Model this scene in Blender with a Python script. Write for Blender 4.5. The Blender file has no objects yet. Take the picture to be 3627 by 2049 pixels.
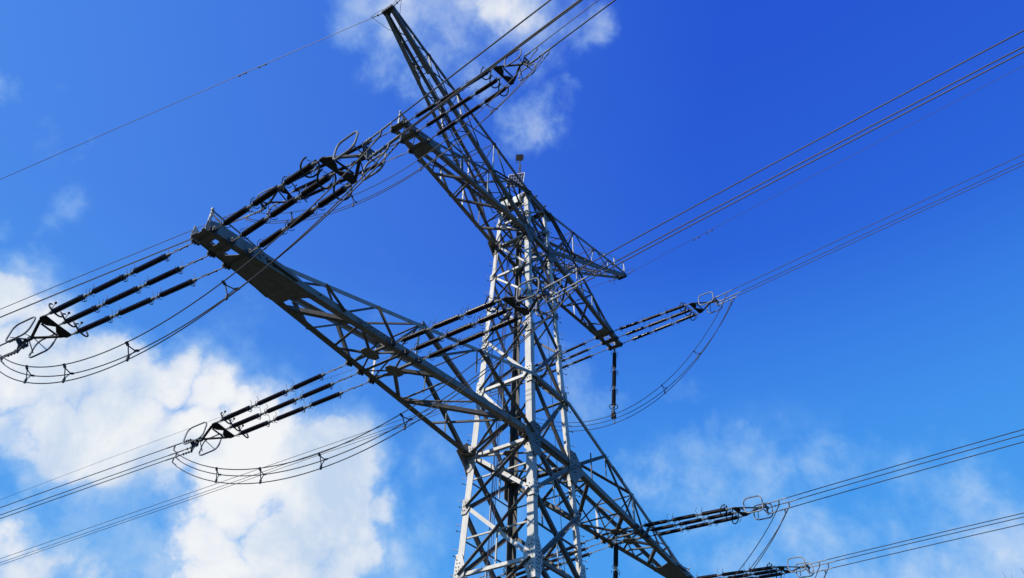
import bpy, math, random
from mathutils import Vector, Matrix, noise
random.seed(7)
V = Vector
PI = math.pi
C = bpy.context.scene.collection
H0 = 17.5                    # height of the lower crossarm above the ground
# ------------------------------------------------------------------ materials
def newmat(name):
    m = bpy.data.materials.new(name); m.use_nodes = True
    return m, m.node_tree.nodes, m.node_tree.links, m.node_tree.nodes['Principled BSDF']
def ramp(N, L, src, stops):
    r = N.new('ShaderNodeValToRGB'); e = r.color_ramp.elements
    while len(e) > 1: e.remove(e[-1])
    e[0].position, e[0].color = stops[0][0], (*stops[0][1], 1)
    for p, c in stops[1:]:
        x = e.new(p); x.color = (*c, 1)
    L.new(src, r.inputs[0]); return r
def steel(name, lo, hi, rough=.6, scale=3.0, metal=0.0, streak=True):
    m, N, L, B = newmat(name)
    g = N.new('ShaderNodeNewGeometry'); mp = N.new('ShaderNodeMapping'); L.new(g.outputs['Position'], mp.inputs[0])
    mp.inputs['Scale'].default_value = (scale, scale, scale*(.35 if streak else 1))
    n = N.new('ShaderNodeTexNoise'); n.inputs['Scale'].default_value = 1.6; n.inputs['Detail'].default_value = 7; n.inputs['Roughness'].default_value = .62
    L.new(mp.outputs[0], n.inputs[0])
    r = ramp(N, L, n.outputs[0], [(.28, lo), (.5, tuple((a+b)/2 for a, b in zip(lo, hi))), (.72, hi)])
    oi = N.new('ShaderNodeObjectInfo'); mr = N.new('ShaderNodeMapRange'); L.new(oi.outputs['Random'], mr.inputs[0])
    mr.inputs[3].default_value = .72; mr.inputs[4].default_value = 1.12
    vm = N.new('ShaderNodeVectorMath'); vm.operation = 'SCALE'; L.new(r.outputs[0], vm.inputs[0]); L.new(mr.outputs[0], vm.inputs['Scale'])
    L.new(vm.outputs[0], B.inputs['Base Color'])
    n2 = N.new('ShaderNodeTexNoise'); n2.inputs['Scale'].default_value = 60; n2.inputs['Detail'].default_value = 3; L.new(g.outputs['Position'], n2.inputs[0])
    bp = N.new('ShaderNodeBump'); bp.inputs['Strength'].default_value = .12; bp.inputs['Distance'].default_value = .01
    L.new(n2.outputs[0], bp.inputs['Height']); L.new(bp.outputs[0], B.inputs['Normal'])
    B.inputs['Roughness'].default_value = rough; B.inputs['Metallic'].default_value = metal
    B.inputs['Specular IOR Level'].default_value = .3
    return m
M = {}
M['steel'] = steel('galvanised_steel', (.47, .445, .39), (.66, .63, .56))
M['steel_arm'] = steel('shade_toned_arm_steel', (.14, .13, .112), (.26, .245, .215))  # same steel, base darkened to paint in shade on arms and outer front braces
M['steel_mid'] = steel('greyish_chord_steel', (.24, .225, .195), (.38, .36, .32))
M['steel_shaded'] = steel('shade_darkened_steel', (.085, .078, .066), (.15, .138, .115))  # deepest copy of the steel, shade of unlit members put into its colour
M['bolt'] = steel('bolt_steel', (.03, .032, .035), (.07, .072, .075))
M['ceramic'] = steel('brown_glazed_ceramic', (.012, .006, .006), (.028, .014, .012), rough=.28, scale=8)
M['ceramic'].node_tree.nodes['Principled BSDF'].inputs['Specular IOR Level'].default_value = .5
M['fitting'] = steel('dull_fitting_steel', (.05, .052, .055), (.12, .12, .12), scale=9)
M['cap'] = steel('light_cap_metal', (.12, .13, .13), (.24, .25, .24), scale=9)
M['yoke'] = steel('dark_yoke_steel', (.014, .014, .013), (.05, .048, .044), scale=14)
M['alu'] = steel('bright_aluminium', (.24, .25, .25), (.38, .39, .38), rough=.5, scale=9)
M['ring'] = steel('grey_ring_aluminium', (.16, .165, .165), (.28, .28, .27), rough=.45, scale=5)
M['wire'] = steel('stranded_aluminium_wire', (.036, .035, .033), (.06, .057, .052), rough=.5, scale=.4)
M['cable'] = steel('dark_blue_cable', (.012, .016, .05), (.03, .035, .08))
M['cabinet'] = steel('pale_cabinet_paint', (.58, .62, .56), (.70, .73, .66), scale=6)
M['lamp'] = steel('black_housing', (.008, .008, .009), (.02, .02, .02))
M['frame'] = steel('panel_frame_aluminium', (.5, .52, .56), (.66, .68, .70))
M['concrete'] = steel('footing_concrete', (.28, .27, .25), (.42, .41, .38), scale=1.5, streak=False)
def solar_mat():
    m, N, L, B = newmat('solar_cells')
    uv = N.new('ShaderNodeUVMap'); sp = N.new('ShaderNodeSeparateXYZ'); L.new(uv.outputs[0], sp.inputs[0])
    def grid(out, n, w):
        a = N.new('ShaderNodeMath'); a.operation = 'MULTIPLY'; L.new(out, a.inputs[0]); a.inputs[1].default_value = n
        f = N.new('ShaderNodeMath'); f.operation = 'FRACT'; L.new(a.outputs[0], f.inputs[0])
        s = N.new('ShaderNodeMath'); s.operation = 'SUBTRACT'; L.new(f.outputs[0], s.inputs[0]); s.inputs[1].default_value = .5
        b = N.new('ShaderNodeMath'); b.operation = 'ABSOLUTE'; L.new(s.outputs[0], b.inputs[0])
        c = N.new('ShaderNodeMath'); c.operation = 'GREATER_THAN'; L.new(b.outputs[0], c.inputs[0]); c.inputs[1].default_value = .5 - w
        return c
    a, b = grid(sp.outputs[0], 6, .05), grid(sp.outputs[1], 4, .035)
    mx = N.new('ShaderNodeMath'); mx.operation = 'MAXIMUM'; L.new(a.outputs[0], mx.inputs[0]); L.new(b.outputs[0], mx.inputs[1])
    mix = N.new('ShaderNodeMix'); mix.data_type = 'RGBA'; L.new(mx.outputs[0], mix.inputs[0])
    mix.inputs[6].default_value = (.008, .012, .045, 1); mix.inputs[7].default_value = (.34, .36, .42, 1)
    L.new(mix.outputs[2], B.inputs['Base Color']); B.inputs['Roughness'].default_value = .35; B.inputs['Specular IOR Level'].default_value = .15
    return m
M['solar'] = solar_mat()
# ------------------------------------------------------------------ mesh builder
class MB:
    def __init__(s): s.v = []; s.f = []; s.mi = []; s.cur = 0
    def add(s, vs, fs):
        o = len(s.v); s.v += [tuple(p) for p in vs]; s.f += [tuple(i+o for i in f) for f in fs]; s.mi += [s.cur]*len(fs)
    def prism(s, ring0, ring1):
        n = len(ring0); s.add(list(ring0)+list(ring1), [(i, (i+1) % n, n+(i+1) % n, n+i) for i in range(n)] + [tuple(range(n))[::-1], tuple(range(n, 2*n))])
    def box(s, c, x, y, z):                       # centre and three half-extent vectors
        c, x, y, z = V(c), V(x), V(y), V(z)
        s.prism([c-x-y-z, c+x-y-z, c+x+y-z, c-x+y-z], [c-x-y+z, c+x-y+z, c+x+y+z, c-x+y+z])
    def bar(s, p, q, w, h, up=(0, 0, 1)):
        p, q = V(p), V(q); a = (q-p).normalized(); u = V(up); x = a.cross(u)
        if x.length < 1e-4: x = a.cross(V((1, 0, 0)))
        x.normalize(); y = x.cross(a)
        r = [x*w/2+y*h/2, -x*w/2+y*h/2, -x*w/2-y*h/2, x*w/2-y*h/2]
        s.prism([p+k for k in r], [q+k for k in r])
    def angle(s, p, q, b, u, v, t=.016, b2=None): # steel angle section, heel on the line p-q, flanges along u and v
        p, q = V(p), V(q); a = (q-p).normalized(); u = V(u); u = (u-a*u.dot(a)).normalized(); v = V(v); v = v-a*v.dot(a); v = (v-u*v.dot(u)).normalized()
        b2 = b2 or b
        prof = [(0, 0), (b, 0), (b, t), (t, t), (t, b2), (0, b2)]
        r = [u*x+v*y for x, y in prof]
        s.prism([p+k for k in r], [q+k for k in r])
    def tube(s, pts, r, n=8, closed=False, caps=True):
        pts = [V(p) for p in pts]; m = len(pts); rings = []
        d0 = (pts[1]-pts[0]).normalized(); x = d0.orthogonal().normalized()
        for i in range(m):
            if closed: d = (pts[(i+1) % m]-pts[i-1]).normalized()
            else: d = (pts[min(i+1, m-1)]-pts[max(i-1, 0)]).normalized()
            x = (x-d*x.dot(d)).normalized(); y = d.cross(x)
            rr = r[i] if isinstance(r, (list, tuple)) else r
            rings.append([pts[i]+(x*math.cos(2*PI*k/n)+y*math.sin(2*PI*k/n))*rr for k in range(n)])
        vs = [p for g in rings for p in g]; fs = []
        for i in range(m if closed else m-1):
            j = (i+1) % m
            for k in range(n): fs.append((i*n+k, i*n+(k+1) % n, j*n+(k+1) % n, j*n+k))
        if not closed and caps: fs += [tuple(range(n))[::-1], tuple(range((m-1)*n, m*n))]
        s.add(vs, fs)
    def lathe(s, prof, p, axis, n=12):            # prof: (distance along axis, radius)
        p, a = V(p), V(axis).normalized(); x = a.orthogonal().normalized(); y = a.cross(x); vs = []
        for d, r in prof:
            for k in range(n): vs.append(p+a*d+(x*math.cos(2*PI*k/n)+y*math.sin(2*PI*k/n))*max(r, 1e-4))
        fs = [(i*n+k, i*n+(k+1) % n, (i+1)*n+(k+1) % n, (i+1)*n+k) for i in range(len(prof)-1) for k in range(n)]
        fs += [tuple(range(n))[::-1], tuple(range((len(prof)-1)*n, len(prof)*n))]
        s.add(vs, fs)
    def plate(s, poly, t, nrm):
        nn = V(nrm).normalized()*t/2; s.prism([V(p)-nn for p in poly], [V(p)+nn for p in poly])
    def ball(s, c, r): s.lathe([(r*math.sin(a), r*math.cos(a)) for a in [(-PI/2+.05)+i*(PI-.1)/6 for i in range(7)]], c, (0, 0, 1), 8)
    def build(s, name, mat, parent=None, smooth=False, up=H0, space=None):
        """up: height added to tower coordinates; space: None = world coordinates, else vertices are already local"""
        me = bpy.data.meshes.new(name)
        if space == 'local': vs = s.v
        else:
            o = parent_world(parent) if parent else V((0, 0, 0))
            vs = [(x-o.x, y-o.y, z+up-o.z) for x, y, z in s.v]
        me.from_pydata(vs, [], s.f); me.update()
        ob = bpy.data.objects.new(name, me); C.objects.link(ob)
        mats = mat if isinstance(mat, (list, tuple)) else [mat]
        for k in mats: me.materials.append(k)
        if any(s.mi): me.materials.append(M['bolt']); me.polygons.foreach_set('material_index', s.mi)
        if smooth:
            for pl in me.polygons: pl.use_smooth = True
        if parent: ob.parent = parent
        return ob
def parent_world(o):
    p = V((0, 0, 0))
    while o: p += V(o.location); o = o.parent
    return p
def tag(o, label=None, cat=None, group=None, kind=None):
    if label: o['label'] = label
    if cat: o['category'] = cat
    if group: o['group'] = group
    if kind: o['kind'] = kind
    return o
def empty(name, loc, label=None, cat=None, group=None, parent=None):
    o = bpy.data.objects.new(name, None); C.objects.link(o); o.location = loc; o.empty_display_size = .3
    if parent: o.parent = parent
    return tag(o, label, cat, group)
def recentre(ob):                                  # put the origin of a single-mesh thing at its own geometry
    vs = ob.data.vertices; c = sum((v.co for v in vs), V((0, 0, 0)))/len(vs)
    ob.data.transform(Matrix.Translation(-c)); ob.location = c
    return ob
# ------------------------------------------------------------------ tower dimensions
W0, TAPER = 1.5, .043
def w(z): return W0-TAPER*z
ZTOP, ZM, ZL = 14.68, 11.73, 0.0
SG = {'L': (-1, 1), 'F': (-1, -1), 'R': (1, -1), 'B': (1, 1)}
def leg(k, z): sx, sy = SG[k]; return V((sx*w(z), sy*w(z), z))
pylon = empty('lattice_pylon', (0, 0, 0), 'tall grey steel lattice transmission tower with three pairs of crossarms carrying all the power lines', 'pylon')
def bolts(mb, pts, n, r=.021, h=.03):  # heads use the dark bolt material, their shadow put into the colour
    old, mb.cur = mb.cur, 1
    for p in pts:
        p = V(p); a = V(n).normalized(); mb.lathe([(-.012, r), (h, r), (h+.001, r*.5)], p, a, 6)
    mb.cur = old
LEVELS = [-17.3, -13.2, -9.6, -6.9, -4.84, -2.195, 0.0, 3.12, 5.75, 7.77, 9.65, 11.73, 13.2, 14.68]
# legs with gusset plates, bolts and step bolts
for k, (sx, sy) in SG.items():
    mb = MB()
    for z0, z1, b in ((-17.45, 5.75, .285), (5.75, ZTOP, .235)):
        mb.angle(leg(k, z0), leg(k, z1), b, (-sx, 0, 0), (0, -sy, 0), t=.026)
    lg = mb.build('leg', M['steel_shaded' if k == 'B' else 'steel'], pylon)  # back leg gets the darker copy, its shade painted in
    fb = MB(); fb.prism([V((sx*w(-17.5)+dx, sy*w(-17.5)+dy, -17.6)) for dx, dy in ((-.5, -.5), (.5, -.5), (.5, .5), (-.5, .5))], [V((sx*w(-17.5)+dx, sy*w(-17.5)+dy, -17.0)) for dx, dy in ((-.35, -.35), (.35, -.35), (.35, .35), (-.35, .35))])
    fb.build('footing', M['concrete'], pylon)
    if k in 'LR':                                  # climbing pegs
        z = -9.0; i = 0
        while z < 13.6:
            p = leg(k, z); d = V((-1, .0, 0)) if (k == 'L') else V((1, 0, 0))
            if i % 2: off = V((0, 0, 0)); d = V((sx*.55, sy, 0)).normalized() if k == 'L' else V((sx, sy*.55, 0)).normalized()
            else: off = V((0, -sy*.0, 0)); d = V((sx, sy*.5, 0)).normalized()
            sb = MB(); base = p+off
            sb.tube([base-d*.06, base+d*.17], .011, 6); sb.lathe([(.165, .03), (.18, .034), (.19, .03)], base, d, 8)
            sb.build('step_bolt', M['steel'] if i % 2 else M['bolt'], lg)
            z += .69 if i % 2 else .28; i += 1
FACES = [('L', 'F', V((-1, 0, 0))), ('F', 'R', V((0, -1, 0))), ('R', 'B', V((1, 0, 0))), ('B', 'L', V((0, 1, 0)))]
def facebar(p, q, b, n, outside, mat='steel', shift=0.0, name='lattice_brace', parent=None):
    p, q = V(p), V(q); a = (q-p).normalized(); e = n.cross(a)
    if e.z < 0: e = -e
    if abs(a.z) > .98: e = n.cross(V((0, 0, 1)))
    off = n*(.034 if outside else -.012)+n*shift
    mb = MB()
    if outside: mb.angle(p+off-e*b/2, q+off-e*b/2, b, e, n)
    else: mb.angle(p+off-e*b/2, q+off-e*b/2, b, e, -n)
    return mb.build(name, M[mat], parent or pylon)
def gusset(c, n, up, sz, h, mat='steel', nb=(2, 4), parent=None, cut=.3, sx=0):
    """plate with clipped corners centred at c in the plane with normal n, plus its bolts"""
    c = V(c)+n*.05; up = V(up).normalized(); r = n.cross(up).normalized()
    if sx < 0: r = -r
    poly = [c+r*(-sz*.12)-up*h/2, c+r*sz*.55-up*h/2, c+r*sz-up*h*.18, c+r*sz+up*h*.18, c+r*sz*.55+up*h/2, c+r*(-sz*.12)+up*h/2]
    mb = MB(); mb.plate(poly, .016, n); pts = []
    for i in range(nb[1]):
        for j in range(nb[0]):
            if random.random() < .1: continue
            pts.append(c+n*.008+r*(.03+sz*.28*j+.03*(i % 2))+up*(h*.8*((i+.5)/nb[1]-.5)))
    for sgn in (-1, 1):
        for j in range(2): pts.append(c+n*.008+r*sz*(.6+.2*j)+up*sgn*h*(.12+.05*j))
    bolts(mb, pts, n); return mb.build('gusset_plate', M[mat], parent or pylon)
# body bracing
for (ka, kb, n) in FACES:
    for i in range(len(LEVELS)-1):
        z0, z1 = LEVELS[i], LEVELS[i+1]
        big = z1 < 4
        b = .15 if z1 <= 0 else (.125 if z1 < 6 else .095)
        A0, A1, B0, B1 = leg(ka, z0), leg(ka, z1), leg(kb, z0), leg(kb, z1)
        d = (B0-A0).normalized()*.13
        far = 'B' in (ka, kb); m1 = 'steel_shaded' if (ka, kb) != ('F', 'R') else 'steel_arm'; m2 = 'steel' if (ka, kb) == ('L', 'F') else 'steel_shaded'  # shaded braces get darker steel copies, shade held in the colour
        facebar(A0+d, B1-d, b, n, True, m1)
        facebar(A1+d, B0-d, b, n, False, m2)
        if z1 <= .1:                               # secondary members to the middle of the panel
            zm = (z0*w(z1)+z1*w(z0))/(w(z0)+w(z1)); Am, Bm = leg(ka, zm), leg(kb, zm); mid = (Am+Bm)/2
            facebar(Am+d*.4, Bm-d*.4, .06, n, False, m2, shift=-.03)
            g = MB(); e = (B1-A0).normalized(); f = n.cross(e).normalized(); cc = mid+n*.03
            g.plate([cc-e*.2-f*.06, cc-e*.12-f*.11, cc+e*.12-f*.11, cc+e*.2-f*.06, cc+e*.2+f*.06, cc+e*.1+f*.1, cc-e*.1+f*.1, cc-e*.2+f*.06], .014, n)
            bolts(g, [cc+n*.007+e*.1-f*.05, cc+n*.007-e*.1+f*.05], n); g.build('gusset_plate', M['steel'], pylon)
            if z0 > -5: 
                hp = (A0+B0)/2; facebar(mid+V((0, 0, -.1)), hp, .05, n, False, shift=-.05)
    for z in (-9.6, -4.84, 0.0, 3.12, 9.65, 11.73, 13.2, 14.68):
        d = (leg(kb, z)-leg(ka, z)).normalized()*.1
        facebar(leg(ka, z)+d, leg(kb, z)-d, .13 if z < 4 else .1, n, False, 'steel' if (ka, kb) == ('L', 'F') else ('steel_arm' if (ka, kb) == ('F', 'R') else 'steel_shaded'), shift=-.02)
for k, (sx, sy) in SG.items():
    for z, sz, h, nb in ((-9.6, .34, .6, (2, 4)), (-4.84, .42, 1.55, (2, 9)), (-2.195, .32, .62, (2, 3)), (3.12, .36, .9, (2, 5)), (5.75, .30, .72, (2, 5)), (7.77, .2, .34, (2, 2)), (9.65, .2, .34, (2, 2)), (13.2, .18, .3, (1, 2))):
        for n, r_in in ((V((sx, 0, 0)), V((0, -sy, 0))), (V((0, sy, 0)), V((-sx, 0, 0)))):
            up = leg(k, z+1)-leg(k, z)
            s_ = 1 if n.cross(V((0, 0, 1))).dot(r_in) > 0 else -1
            gusset(leg(k, z), n, up, sz, h, mat='steel_shaded' if k == 'B' else 'steel', nb=nb, sx=s_)
# ------------------------------------------------------------------ crossarms
# chord lines: (x at leg, y at leg, x tip, y tip) for bottom and top, and heights
def mirror(s, x): return s*x
class Arm:
    def __init__(a, s, kind):
        a.s, a.kind = s, kind
        if kind == 'low': a.xb, a.yb, a.xt, a.yt, a.z0, a.z1 = 1.5, 1.56, 16.15, .31, 0.0, -.14; a.ul, a.ut = (1.366, 2.98), (13.9, .17); a.b, a.bu = .235, .15
        if kind == 'mid': a.xb, a.yb, a.xt, a.yt, a.z0, a.z1 = 1.0, 1.03, 9.62, .30, 11.70, 11.60; a.ul, a.ut = (.87, 14.62), (8.6, 11.78); a.b, a.bu = .20, .13
        if kind == 'horn': a.xb, a.yb, a.xt, a.yt, a.z0, a.z1 = 1.0, 1.0, 11.25, .25, 11.9, 18.2; a.ul, a.ut = (.87, 14.66), (11.0, 18.42); a.b, a.bu = .175, .13
    def y(a, x): return a.yb+(a.yt-a.yb)*(x-a.xb)/(a.xt-a.xb)
    def bot(a, x, sd): return V((a.s*x, sd*a.y(x), a.z0+(a.z1-a.z0)*(x-a.xb)/(a.xt-a.xb)))
    def top(a, x, sd):
        (x0, z0), (x1, z1) = a.ul, a.ut
        return V((a.s*x, sd*a.y(x), z0+(z1-z0)*(x-x0)/(x1-x0)))
def sub(mb, name, arm, mat='steel_arm', parent=None): return mb.build(name, M[mat], parent or arm)
ARM_ROOT = {}
def make_arm(s, kind):
    A = Arm(s, kind); S = 'steel_arm'
    root = empty('crossarm', (s*A.xb, 0, A.z0+H0), parent=pylon); ARM_ROOT[(s, kind)] = root
    for sd in (-1, 1):
        out = V((0, sd, 0))
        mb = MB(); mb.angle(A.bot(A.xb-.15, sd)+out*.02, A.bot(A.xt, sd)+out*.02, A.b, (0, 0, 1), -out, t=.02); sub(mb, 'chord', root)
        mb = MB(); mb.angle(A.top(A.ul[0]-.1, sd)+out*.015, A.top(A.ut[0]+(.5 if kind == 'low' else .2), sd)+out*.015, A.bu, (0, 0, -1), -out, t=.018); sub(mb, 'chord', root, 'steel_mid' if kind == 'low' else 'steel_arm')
    def fb(p, q, b, sd, outside=False, m='steel_shaded'):            # member in a side face
        n = V((0, sd, 0)); facebar(p, q, b, n, outside, m, name='lattice_brace', parent=root)
    def pb(p, q, b, up=True, m='steel_shaded'):                 # member in a horizontal plane
        p, q = V(p), V(q); a = (q-p).normalized(); z = V((0, 0, 1)); e = z.cross(a).normalized()
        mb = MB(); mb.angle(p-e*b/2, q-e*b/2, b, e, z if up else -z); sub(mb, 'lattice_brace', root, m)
    for sd in (-1, 1):
        T = lambda x: A.top(x, sd)-V((0, 0, .06)); Bt = lambda x: A.bot(x, sd)+V((0, 0, .1))
        if kind == 'low':
            for xa, xb_, b, o in ((14.1, 13.0, .1, 1), (11.98, 13.0, .06, 0), (11.98, 11.1, .1, 1), (9.86, 11.1, .065, 0), (9.86, 8.95, .11, 1), (7.85, 8.95, .07, 0), (4.87, 7.87, .08, 0), (4.87, 1.6, .15, 1)):
                fb(T(xa), Bt(xb_), b, sd, bool(o))
            fb(T(7.85), Bt(7.88), .1, sd, m='steel'); fb(T(4.87), T(4.87)*.5+Bt(4.87)*.5, .05, sd); fb(Bt(3.3), Bt(3.3)*.4+T(3.3)*.6, .06, sd)
        if kind == 'mid':
            for xa, xb_, b, o in ((5.9, 7.2, .06, 0), (5.9, 4.9, .08, 1), (4.08, 4.9, .06, 0), (4.08, 2.6, .08, 1), (2.5, 2.6, .05, 0), (2.5, 1.05, .09, 1)):
                fb(T(xa), Bt(xb_), b, sd, bool(o))
            fb(T(5.9), Bt(5.9), .075, sd, m='steel'); fb(T(4.05), Bt(4.05), .08, sd, m='steel')
        if kind == 'horn':
            for xa, xb_, b in ((9.9, 9.5, .045), (8.7, 8.3, .06), (6.55, 6.0, .07), (3.75, 3.75, .07)): fb(T(xa), Bt(xb_), b, sd, m='steel')
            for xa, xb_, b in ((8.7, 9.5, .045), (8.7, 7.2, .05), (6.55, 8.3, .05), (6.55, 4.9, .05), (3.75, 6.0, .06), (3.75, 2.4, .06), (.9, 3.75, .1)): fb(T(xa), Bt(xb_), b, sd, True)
    Bp = lambda x, sd: A.bot(x, sd)+V((0, 0, .02))
    if kind == 'low':
        def hub(x, y, sz=.34):
            c = V((s*x, y, A.bot(x, 1).z-.012)); mb = MB()
            mb.plate([c+V((sz*math.cos(t)*1.15, sz*.72*math.sin(t), 0)) for t in [i*PI/4+PI/8 for i in range(8)]], .02, (0, 0, 1))
            g = mb.build('gusset_plate', M['steel_arm'], root); return c
        h1, h2 = hub(9.05, 0), hub(7.84, 0)
        for t_, sd in ((10.0, 1), (10.35, -1), (9.06, 1), (9.06, -1), (8.44, 1), (8.44, -1)): pb(h1, Bp(t_, sd), .1 if t_ > 9.5 else .06)
        for t_, sd in ((8.44, 1), (8.44, -1), (7.83, 1), (7.83, -1), (6.25, 1), (6.48, -1)): pb(h2, Bp(t_, sd), .06 if t_ > 7 else .12)
        pb(Bp(12.3, 1), Bp(10.4, -1), .15); pb(Bp(10.4, -1), Bp(10.0, 1), .09)
        pb(Bp(6.25, 1), Bp(2.9, -1), .15); pb(Bp(6.3, -1), Bp(6.25, 1), .08); pb(Bp(4.5, -1), Bp(6.25, 1), .07)
        pb(Bp(2.9, -1), Bp(1.6, 1), .13); pb(Bp(4.4, 1), Bp(2.9, -1), .07)
        # upper plane
        up_ = lambda x, sd: A.top(x, sd)-V((0, 0, .02))
        pb(up_(7.85, -1), up_(1.45, 1), .16); pb(up_(7.85, -1), up_(7.85, 1), .07); pb(up_(11.98, -1), up_(9.86, 1), .06); pb(up_(9.86, 1), up_(7.85, -1), .06); pb(up_(4.87, -1), up_(4.87, 1), .06)
        # portal frame at x = 7.85
        pb(A.top(7.85, -1), A.bot(7.85, 1), .06); pb(A.top(7.85, 1), A.bot(7.85, -1), .06)
        # solid tip: side webs, bottom plates, bolts
        for sd in (-1, 1):
            o = V((0, sd*.03, 0)); mb = MB()
            mb.plate([A.bot(16.1, sd)+o+V((0, 0, -.02)), A.bot(12.9, sd)+o, A.bot(12.9, sd)+o+V((0, 0, .24)), A.top(13.6, sd)+o, A.bot(15.2, sd)+o+V((0, 0, .36)), A.bot(15.85, sd)+o+V((0, 0, .36)), A.bot(16.1, sd)+o+V((0, 0, .26))], .014, (0, 1, 0))
            pts = [A.bot(14.55-.13*i+(.0 if i < 4 else .1), sd)+o+V((0, sd*.008, .30-.03*i)) for i in range(7)]+[A.bot(14.6-.25*i, sd)+o+V((0, sd*.008, .09)) for i in range(4)]+[A.bot(x_, sd)+o+V((0, sd*.008, .14)) for x_ in (15.3, 14.4, 13.9, 13.5, 12.1)]
            bolts(mb, pts, (0, sd, 0), r=.026); mb.build('web_plate', M['steel_arm'], root)
            mb = MB(); mb.plate([A.bot(x_, sd)+V((0, sd*.03, z_)) for x_, z_ in ((10.5, .03), (10.5, .2), (9.2, .2), (9.2, .03))], .014, (0, 1, 0)); bolts(mb, [A.bot(10.4-.14*i, sd)+V((0, sd*.036, .08+.07*(i % 2))) for i in range(9)], (0, sd, 0)); mb.build('splice_plate', M['steel_arm'], root)
            mb = MB(); mb.plate([A.top(x_, sd)+V((0, sd*.024, z_)) for x_, z_ in ((6.7, -.13), (6.7, -.01), (5.65, -.01), (5.65, -.13))], .014, (0, 1, 0)); bolts(mb, [A.top(6.6-.14*i, sd)+V((0, sd*.03, -.05-.04*(i % 2))) for i in range(7)], (0, sd, 0), r=.017); mb.build('splice_plate', M['steel_arm'], root)
        def bplate(xs):
            poly = [A.bot(x, -1)*t1+A.bot(x, 1)*(1-t1)+V((0, 0, -.006)) for x, t1 in xs]
            mb = MB(); mb.plate(poly, .014, (0, 0, 1)); mb.build('web_plate', M['steel_arm'], root)
        bplate([(16.1, .02), (16.1, .98), (15.70, .98), (15.66, .7), (15.66, .3), (15.70, .02)])
        bplate([(15.56, .02), (15.5, .5), (15.56, .98), (15.2, .98), (15.12, .6), (15.2, .02)])
        bplate([(15.0, .02), (15.05, .3), (14.86, .7), (14.8, .98), (12.9, .98), (12.9, .02)])
        bplate([(12.9, .02), (12.9, .98), (12.2, .98), (12.6, .45), (12.6, .02)])
        for x in (15.92, 15.33, 14.74, 9.06, 8.44, 7.83): pb(A.bot(x, -1)+V((0, 0, -.02)), A.bot(x, 1)+V((0, 0, -.02)), .11)
        for x in (15.9,):                          # end brackets standing proud of the tip
            for sd in (-1, 1):
                mb = MB(); p = A.bot(16.12, sd); mb.plate([p+V((s*.02, 0, -.08)), p+V((s*.02, 0, .42)), p+V((-s*.3, 0, .2)), p+V((-s*.3, 0, -.08))], .02, (0, 1, 0)); mb.build('end_bracket', M['steel'], root)
    if kind == 'mid':
        for x0, y0, x1, y1, b in ((6.55, 1, 5.24, -1, .1), (5.24, -1, 4.76, 1, .1), (4.76, 1, 2.87, -1, .1), (2.87, -1, 2.53, 1, .08), (2.53, 1, 1.0, -1, .1), (6.55, 1, 7.4, -1, .06), (7.4, -1, 8.1, 1, .08)): pb(Bp(x0, y0), Bp(x1, y1), b)
        up_ = lambda x, sd: A.top(x, sd)-V((0, 0, .02))
        for x0, y0, x1, y1 in ((5.9, -1, 5.9, 1), (5.9, -1, 4.08, 1), (4.08, 1, 2.5, -1), (2.5, -1, 1.0, 1), (4.08, -1, 4.08, 1)): pb(up_(x0, y0), up_(x1, y1), .06)
        for t0, t1 in ((9.6, 9.28), (8.98, 8.62), (8.3, 7.6)):
            mb = MB(); mb.plate([A.bot(t0, -1), A.bot(t0, 1), A.bot(t1+.08, 1), A.bot(t1, .3), A.bot(t1, -.3), A.bot(t1+.08, -1)], .014, (0, 0, 1)); mb.build('web_plate', M['steel_arm'], root)
        for sd in (-1, 1):
            mb = MB(); o = V((0, sd*.03, 0)); mb.plate([A.bot(9.6, sd)+o, A.bot(7.3, sd)+o, A.top(7.3, sd)+o+V((0, 0, -.1)), A.bot(9.3, sd)+o+V((0, 0, .24)), A.bot(9.6, sd)+o+V((0, 0, .2))], .014, (0, 1, 0))
            bolts(mb, [A.bot(8.5-.14*i, sd)+o+V((0, sd*.01, .2)) for i in range(8)], (0, sd, 0)); mb.build('web_plate', M['steel_arm'], root)
        for x in (9.42, 8.78, 8.13): pb(A.bot(x, -1)+V((0, 0, -.02)), A.bot(x, 1)+V((0, 0, -.02)), .09)
        pb(Bp(9.4, -1), Bp(8.8, 1), .05, m='steel'); pb(Bp(8.75, -1), Bp(8.15, 1), .05, m='steel')
    if kind == 'horn':
        for i in range(12):                        # rungs between the bottom chords
            x = 2.0+i*.72; pb(Bp(x, -1), Bp(x, 1), .04)
            if i % 2: pb(Bp(x, -1), Bp(x+.72, 1), .045)
        for x in (3.75, 6.55, 8.7): pb(A.top(x, -1), A.top(x, 1), .045); pb(A.top(x, -1), A.bot(x-.2, 1), .045)
        # narrow climbing ladder down the middle of the horn
        mb = MB(); c0, c1 = A.bot(2.2, 0)+V((0, 0, .06)), A.bot(8.2, 0)+V((0, 0, .06))
        c0.y = c1.y = 0; c0.y += .1
        for o in (-.17, .17): mb.bar(c0+V((0, o, 0)), c1+V((0, o*.6, 0)), .035, .05)
        for i in range(22):
            p = c0.lerp(c1, i/21); mb.bar(p+V((0, -.17, 0)), p+V((0, .17, 0)), .025, .025)
        mb.build('ladder', M['steel_arm'], root)
        # densely plated outer part of the horn
        for sd in (-1, 1):
            mb = MB(); mb.plate([A.bot(11.2, sd), A.bot(8.4, sd), A.bot(8.4, sd*.45), A.bot(11.2, sd*.45)], .012, (0, 0, 1)); mb.build('web_plate', M['steel_arm'], root)
        mb = MB(); t0 = A.bot(11.25, 0); mb.box(t0+V((0, 0, .08)), (.14, 0, 0), (0, .3, 0), (0, 0, .09)); mb.box(t0+V((-s*.2, .22, .25)), (.09, 0, 0), (0, .07, 0), (0, 0, .09)); mb.build('end_bracket', M['bolt'], root)
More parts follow.
